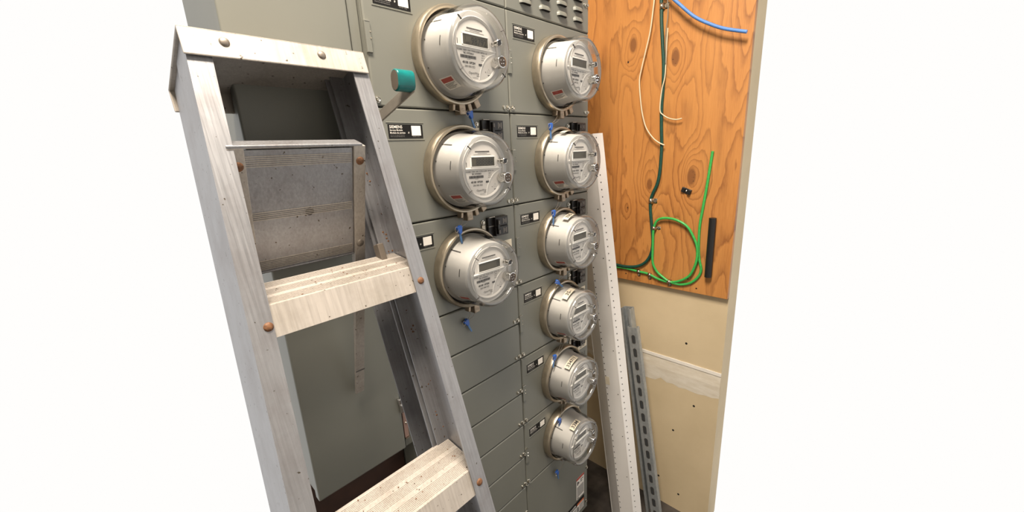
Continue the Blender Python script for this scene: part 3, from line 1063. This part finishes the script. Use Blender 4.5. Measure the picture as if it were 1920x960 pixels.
TILT = math.radians(6.5)          # treads rise slightly towards the back
for k, v in enumerate(STEPV):
    x0, x1 = lx(xleft(v)) + 0.002, lx(0.3068)
    T = Matrix.Translation((0, 0.003, V0 + v)) @ INV @ Matrix.Rotation(TILT, 4, 'X')
    D_, H = 0.071, 0.033
    sl = math.tan(LEAN + TILT)
    e = 0.0025
    fr_b = (-H * sl, -H)
    poly = [(0, 0), (D_, 0), (D_, -0.006), (D_ + 0.007, -0.006), (D_ + 0.007, -0.024), (D_ + 0.0045, -0.024), (D_ + 0.0045, -0.0085), (D_ - e, -0.0085), (D_ - e, -e),
            (e, -e), (fr_b[0] + e, -H + e), (fr_b[0] + 0.010, -H + e), (fr_b[0] + 0.010, -H), fr_b]
    s_ = MB().prism(poly, x0, x1 - 0.002, 'x', T).build('step', 'alu_step', ld)
    m = MB()
    for (a, cnt) in ((0.004, 8), (0.030, 7), (0.053, 7)):
        for j in range(cnt):
            y = a + j * 0.0023
            m.prism([(y, -0.0002), (y + 0.0012, -0.0002), (y + 0.0010, 0.0008), (y + 0.0002, 0.0008)], x0, x1 - 0.003, 'x', T)
    rb = m.build('tread_ribs', 'alu_step', s_)
    rb['kind'] = 'stuff'
    # dirt
    if k < 2:
        m = MB()
        rnd = random.Random(11 + k)
        for _ in range(26):
            x = rnd.uniform(lx(0.14), x1 - 0.01)
            y = rnd.uniform(0.004, 0.068)
            r = rnd.uniform(0.0004, 0.0013)
            m.add([tuple(T @ Vector((x + r * rnd.uniform(.6, 1.5) * math.cos(a), y + r * math.sin(a), 0.0010))) for a in [2 * math.pi * q / 6 for q in range(6)]], [tuple(range(6))])
        m.build('dirt_specks', 'rust', s_)['kind'] = 'stuff'
    # rivets on both front rails
    MB().dome((lx(0.2985), 0.0, V0 + v - 0.0225), (0, -1, 0), 0.0052, 0.0026, 18).build('rivet', 'rust', r1, True)
    MB().dome((lx(xleft(v) + 0.013), 0.0, V0 + v - 0.0225), (0, -1, 0), 0.0052, 0.0026, 18).build('rivet', 'rust', r3, True)
# rust bits along the crease of the front rail
m = MB()
rnd = random.Random(21)
for k in range(44):
    v = rnd.uniform(-0.30, 0.30)
    r = rnd.choice((0.0006, 0.0008, 0.0011, 0.0016))
    m.dome((lx(0.300 + rnd.uniform(-.003, .004)), 0.0656, V0 + v), (0, -1, 0), r, 0.0005, 8, 2)
m.build('rust_specks', 'rust', r1)['kind'] = 'stuff'
# top cap
cp = MB()
zc0, zc1 = V0 + 0.3655, V0 + 0.397
xl = lx(xleft(0.36)) - 0.006
cp.box(xl, lx(0.3098), -0.0045, -0.0020, zc0, zc1)
cp.box(xl, lx(0.3098), -0.0045, 0.143, zc1 - 0.003, zc1)
cp.box(xl, lx(0.3098), 0.1405, 0.143, zc0, zc1)
cp.build('top_cap', 'alu_step', ld, bevel=0.0016)
for x in (0.248, 0.140):
    MB().dome((lx(x), -0.0045, V0 + 0.384), (0, -1, 0), 0.0055, 0.0028, 16).build('cap_rivet', 'rivet_grey', ld, True)
# folded platform hanging between the rails (world: top y -0.125 z 1.56, bottom y -0.03 z 1.14)
PT = Vector((0, -0.136, 1.568))
PD = Vector((0, 0.1335, -0.446)).normalized()
PN = Vector((0, -PD.z * -1.0, 0))
PN = Vector((1, 0, 0)).cross(PD).normalized()
if PN.y > 0:
    PN = -PN
MWI = (Matrix.Translation((LX, -0.661, 0)) @ Matrix.Rotation(-LEAN, 4, 'X')).inverted()


def pframe():
    """matrix: local (x, s along hang, n out to front) -> ladder local"""
    W = Matrix(((1, 0, 0, 0), (0, PD.y, PN.y, PT.y), (0, PD.z, PN.z, PT.z), (0, 0, 0, 1)))
    return MWI @ W


PF = pframe()
xr = 0.274
xlp = 0.112
pm = MB().box(xlp, xr - 0.0165, 0.003, 0.166, -0.003, 0.0, PF)
pm.box(xlp, xr - 0.004, -0.003, 0.001, -0.020, 0.003, PF)
pm.box(xlp, xr - 0.0165, 0.163, 0.166, -0.018, 0.001, PF)
plat = pm.build('folded_platform', 'alu', ld, bevel=0.0012)
m = MB()
for (a, cnt) in ((0.010, 6), (0.080, 5), (0.147, 6)):
    for j in range(cnt):
        s0 = a + j * 0.0024
        m.box(xlp, xr - 0.0195, s0, s0 + 0.0012, -0.0005, 0.0009, PF)
m.build('platform_ribs', 'alu_step', plat)['kind'] = 'stuff'
MB().lathe([(0, 0.0), (0, 0.0055)], 16, T=PF @ Matrix.Translation((0.196, 0.087, 0.0006)) @ Matrix.Rotation(math.pi / 2, 4, 'X')).build('platform_hole', 'hole', plat)
for xa in (xr - 0.0165, xlp - 0.0):
    bb = MB()
    bb.prism([(0, -0.010), (0.462, -0.0035), (0.462, 0.0), (0.20, 0.003), (0.0, 0.003)], xa, xa + 0.0165, 'x', PF)
    brace = bb.build('platform_brace', 'alu_step', ld, bevel=0.0008)
    for s0, mt in ((0.021, 'rust'), (0.148, 'rivet_grey')):
        c = PF @ Vector((xa + 0.0085, s0, 0.003))
        ax = (PF.to_3x3() @ Vector((0, 0, 1)))
        MB().dome(c, ax, 0.0058, 0.0022, 18).build('brace_rivet', mt, brace, True)
    if xa > 0.2:
        MB().box(xa, xa + 0.0165, 0.405, 0.4065, 0.0016, 0.0024, PF).build('pen_mark', 'ink', brace)
# hinge block of the platform low behind the middle step
hb = MB().box(lx(0.275), lx(0.2845), 0.050, 0.066, V0 + 0.104, V0 + 0.130)
hb.build('hinge_block', 'grip_end', ld, bevel=0.001)

# ------------------------------------------------------------------ white perforated steel profile
LW = math.atan(0.135)
wp = thing('perforated_profile', 'tall white perforated steel profile leaning in the corner beside the meters', 'steel profile', (1.222, -0.117, 0.003), rot=(-LW, 0, 0))
Hh = 1.607
pr = [(0.0423, 0.130), (0.0, 0.0611), (0.0, 0.0), (0.0423, -0.0122), (0.0442, 0.0)]
th_ = 0.0015


def sheet(poly, z0, z1):
    m = MB()
    n = len(poly)
    vs = [(a, b, z) for z in (z0, z1) for a, b in poly]
    m.add(vs, [(i, i + 1, n + i + 1, n + i) for i in range(n - 1)])
    return m


so = sheet(pr, 0.0, Hh).build('profile_sheet', 'white_steel', wp)
sm_ = so.modifiers.new('thick', 'SOLIDIFY')
sm_.thickness = th_
sm_.offset = 0
# rounded fold highlight beads
MB().tube([(0.0005, 0.0, 0.0), (0.0005, 0.0, Hh)], 0.0022, 8).build('folded_edge', 'white_steel', wp, True)
MB().tube([(0.0423, 0.130, 0.0), (0.0423, 0.130, Hh)], 0.0025, 8).build('rolled_edge', 'white_steel', wp, True)
# punched holes: two rows plus slots
hole_me = MB().lathe([(0, 0.0), (0, 0.0023)], 10).mesh('punched_hole')
hole_me.materials.append(M['hole'])
z = 0.012
k = 0
while z < Hh - 0.01 and k < 140:
    for (px, py, rz) in ((-0.0012, 0.0568, -math.pi / 2), (0.0120, -0.0050, -math.pi / 2 + 1.29)):
        h = child('punched_hole', hole_me, wp, (px, py, z))
        h.rotation_euler = (0, 0, rz)
    if k % 7 == 3:
        h = child('punched_hole', hole_me, wp, (-0.0012, 0.0105, z + 0.01))
        h.rotation_euler = (0, 0, -math.pi / 2)
        h.scale = (0.9, 1, 0.9)
    z += 0.0255
    k += 1
lb = MB().box(-0.0014, -0.0008, 0.042, 0.060, 0.665, 0.698)
lb.build('torn_sticker', 'tape', wp)

# ------------------------------------------------------------------ galvanised slotted struts
LG = math.atan(0.162)


def strut_channel(name, label, loc, L, width, depth, open_front, slots_on):
    t = thing(name, label, 'strut', loc, 'galvanised steel struts leaning by the wall', rot=(-LG, 0, 0))
    e = 0.0025
    w2 = width / 2
    if open_front:      # open side towards -x
        poly = [(0, w2 - 0.009), (0, w2), (depth, w2), (depth, -w2), (0, -w2), (0, -w2 + 0.009), (0.007, -w2 + 0.009)]
        lips = [(0.007, w2 - 0.009)]
        poly = lips + poly
    else:               # slotted web towards -x
        poly = [(depth - 0.002, w2 - 0.008), (depth, w2 - 0.008), (depth, w2), (0.0, w2), (0.0, -w2), (depth, -w2), (depth, -w2 + 0.008), (depth - 0.002, -w2 + 0.008)]
    o = sheet(poly, 0.0, L).build('channel', 'galv', t)
    s_ = o.modifiers.new('thick', 'SOLIDIFY')
    s_.thickness = e
    s_.offset = 0
    b_ = o.modifiers.new('bevel', 'BEVEL')
    b_.width = 0.0012
    b_.segments = 2
    # oblong slots
    pts = []
    r, hl = 0.0072, 0.0105
    for i in range(20):
        a = 2 * math.pi * i / 20
        pts.append((r * math.cos(a), r * math.sin(a) + (hl if math.sin(a) >= 0 else -hl)))
    xs = (depth - e * 0.5 - 0.0004) if open_front else (-e / 2 - 0.0004)
    sme = MB().add([(0, a, b) for a, b in pts], [tuple(range(20))]).mesh('oblong_slot')
    sme.materials.append(M['slot_dark'])
    rim = MB()
    rim.add([(0, a * k_, b * (1 + (k_ - 1) * 0.45)) for k_ in (1.0, 1.14) for a, b in pts] , [(i, (i + 1) % 20, 20 + (i + 1) % 20, 20 + i) for i in range(20)])
    rme = rim.mesh('slot_rim')
    rme.materials.append(M['rivet_grey'])
    z = L - 0.050
    while z > 0.03 and slots_on:
        sl_ = child('oblong_slot', sme, t, (xs, 0, z))
        child('slot_rim', rme, sl_, (-0.0002, 0, 0))
        z -= 0.0560
    return t


strut_channel('steel_strut', 'taller galvanised strut with its open side showing, beside the white profile', (1.360, -0.117, 0.003), 0.932, 0.041, 0.034, True, True)
strut_channel('steel_strut', 'shorter galvanised strut with oblong slots nearest the tan wall', (1.350, -0.145, 0.003), 0.866, 0.040, 0.018, False, True)

# ------------------------------------------------------------------ cables on the plywood


def cable(name, label, pts, x, r, mat, group=None, n=10):
    P = smooth_path([(x if len(p) == 2 else p[2], p[0], p[1]) for p in pts], 5)
    o = MB().tube(P, r, n).build(name, mat, None, True)
    return tag(o, label, 'cable', group)


cable('power_cable', 'dark green cable running down the plywood and curving left at the bottom',
      [(-0.027, 2.15), (-0.028, 2.012), (-0.030, 1.988), (-0.032, 1.948), (-0.039, 1.881), (-0.046, 1.814), (-0.048, 1.746), (-0.046, 1.677), (-0.049, 1.605), (-0.053, 1.541), (-0.051, 1.457), (-0.043, 1.409), (-0.03, 1.379), (-0.021, 1.351), (-0.021, 1.319), (-0.027, 1.269), (-0.034, 1.218), (-0.036, 1.176), (-0.029, 1.137), (-0.009, 1.104), (0.024, 1.083), (0.07, 1.074), (0.124, 1.075), (0.20, 1.08)], 1.4350, 0.0058, 'dgreen')
g_ = [(0.20, 1.072), (0.127, 1.064), (0.083, 1.066), (0.024, 1.062), (-0.021, 1.059), (-0.065, 1.046), (-0.107, 1.043), (-0.146, 1.055), (-0.183, 1.085), (-0.202, 1.138), (-0.202, 1.188), (-0.188, 1.225), (-0.162, 1.263), (-0.123, 1.283), (-0.083, 1.287), (-0.057, 1.279), (-0.044, 1.26), (-0.039, 1.228), (-0.04, 1.166), (-0.042, 1.113), (-0.057, 1.079), (-0.085, 1.058), (-0.109, 1.046), (-0.147, 1.040), (-0.185, 1.054), (-0.211, 1.084), (-0.218, 1.111), (-0.21, 1.144), (-0.204, 1.188), (-0.202, 1.265), (-0.208, 1.331), (-0.215, 1.40), (-0.225, 1.52)]
gp_ = []
for i, (y, z) in enumerate(g_):
    x = 1.4375 if i < 5 else (1.4375 - min(1.0, (i - 4) / 5.0) * 0.0085 if i < 18 else 1.429 if i < 20 else 1.4375 if i > 22 else 1.432)
    gp_.append((y, z, x))
cable('ground_wire', 'bright green ground wire looped low on the plywood', gp_, 0, 0.0046, 'green')
cable('thin_wire', 'long cream wire hanging in a loose curve left of the green cable',
      [(-0.012, 2.10), (-0.008, 2.015), (-0.006, 1.992), (0.002, 1.922), (0.017, 1.858), (0.029, 1.808), (0.035, 1.771), (0.029, 1.711), (0.019, 1.656), (0.003, 1.609), (-0.023, 1.574), (-0.046, 1.556), (-0.067, 1.546)], 1.425, 0.0023, 'cream_wire')
cable('thin_wire', 'short cream wire following the green cable and bending right at its end',
      [(-0.058, 1.920), (-0.057, 1.878), (-0.057, 1.829), (-0.056, 1.771), (-0.047, 1.728), (-0.044, 1.667), (-0.055, 1.649), (-0.078, 1.635), (-0.103, 1.629), (-0.122, 1.631)], 1.4270, 0.0020, 'cream_wire')
cable('thin_wire', 'thin grey wire hanging beside the top of the green cable',
      [(-0.055, 2.10), (-0.055, 2.003), (-0.058, 1.979), (-0.058, 1.948), (-0.055, 1.918), (-0.055, 1.886), (-0.057, 1.845), (-0.058, 1.812)], 1.422, 0.0016, 'grey_wire')
cable('network_cable', 'blue cable crossing the top right of the plywood',
      [(-0.02, 2.06), (-0.074, 2.001), (-0.097, 1.978), (-0.124, 1.951), (-0.150, 1.928), (-0.183, 1.906), (-0.235, 1.878), (-0.30, 1.855)], 1.414, 0.0050, 'blue_cable')
cable('black_conduit', 'black conduit at the right edge of the plywood', [(-0.245, 1.30), (-0.245, 1.22), (-0.245, 1.14), (-0.245, 1.09)], 1.430, 0.012, 'black_plastic')


def clamp(y, z, r, label, big=True, horiz=False, x=1.4350):
    """one-hole pipe strap: a band over the cable and a flat ear with a screw"""
    t = thing('cable_clamp', label, 'clamp', (PX, y, z), 'metal clamps on the plywood')
    dx = x - PX
    wd = 0.009 if big else 0.006
    pts = []
    for i in range(13):
        a = math.pi * i / 12
        pts.append((dx - (r + 0.0012) * math.sin(a), (r + 0.0012) * math.cos(a)))
    prof = [(-0.0005, r + 0.0012)] + pts + [(-0.0008, -(r + 0.003)), (-0.0008, -(r + 0.016))]
    m = MB()
    n = len(prof)
    rot = Matrix.Rotation(math.pi / 2, 4, 'X') if horiz else Matrix.Identity(4)
    m.add([(a, b, zz) for zz in (-wd, wd) for a, b in prof], [(i, i + 1, n + i + 1, n + i) for i in range(n - 1)], rot)
    o = m.build('clamp_band', 'zinc', t, True)
    s_ = o.modifiers.new('thick', 'SOLIDIFY')
    s_.thickness = 0.0016
    c = rot @ Vector((-0.0014, -(r + 0.0095), 0))
    q = MB()
    q.tube([c + Vector((0.001, 0, 0)), c + Vector((-0.003, 0, 0))], 0.0066 if big else 0.0040, 16)
    q.build('clamp_ear', 'zinc', t, True)
    q = MB()
    q.tube([c + Vector((-0.002, 0, 0)), c + Vector((-0.0045, 0, 0))], 0.0042 if big else 0.0022, 12)
    q.build('clamp_screw', 'rivet_grey' if big else 'chrome', t, True)
    return t


clamp(-0.0305, 1.992, 0.0064, 'shiny metal clamp at the very top of the green cable')
clamp(-0.0210, 1.346, 0.0064, 'shiny metal clamp halfway down the dark green cable')
clamp(-0.040, 1.245, 0.0050, 'small metal clamp where the green loop meets the dark cable', False, False, 1.430)
clamp(0.018, 1.062, 0.0050, 'leftmost small metal clamp on the lower run of green wire', False, True, 1.4375)
clamp(-0.028, 1.057, 0.0050, 'middle small metal clamp on the lower run of green wire', False, True, 1.4370)
clamp(-0.108, 1.045, 0.0050, 'small metal clamp at the bottom of the green loop', False, True, 1.4315)
# black clip screwed to the plywood
t = thing('cable_clip', 'small black clip screwed to the plywood below the right knot', 'clip', (PX, -0.148, 1.387))
Tc = Matrix.Rotation(0.35, 4, 'X')
m = MB()
m.box(-0.004, 0.0, -0.017, 0.017, -0.009, 0.009, Tc)
m.box(-0.010, -0.003, -0.017, -0.006, -0.008, 0.008, Tc)
m.box(-0.008, -0.003, 0.006, 0.017, -0.008, 0.008, Tc)
m.build('clip_body', 'black_plastic', t, bevel=0.001)
MB().dome((-0.004, 0, 0), (-1, 0, 0), 0.0042, 0.003, 12).build('clip_screw', 'chrome', t, True)
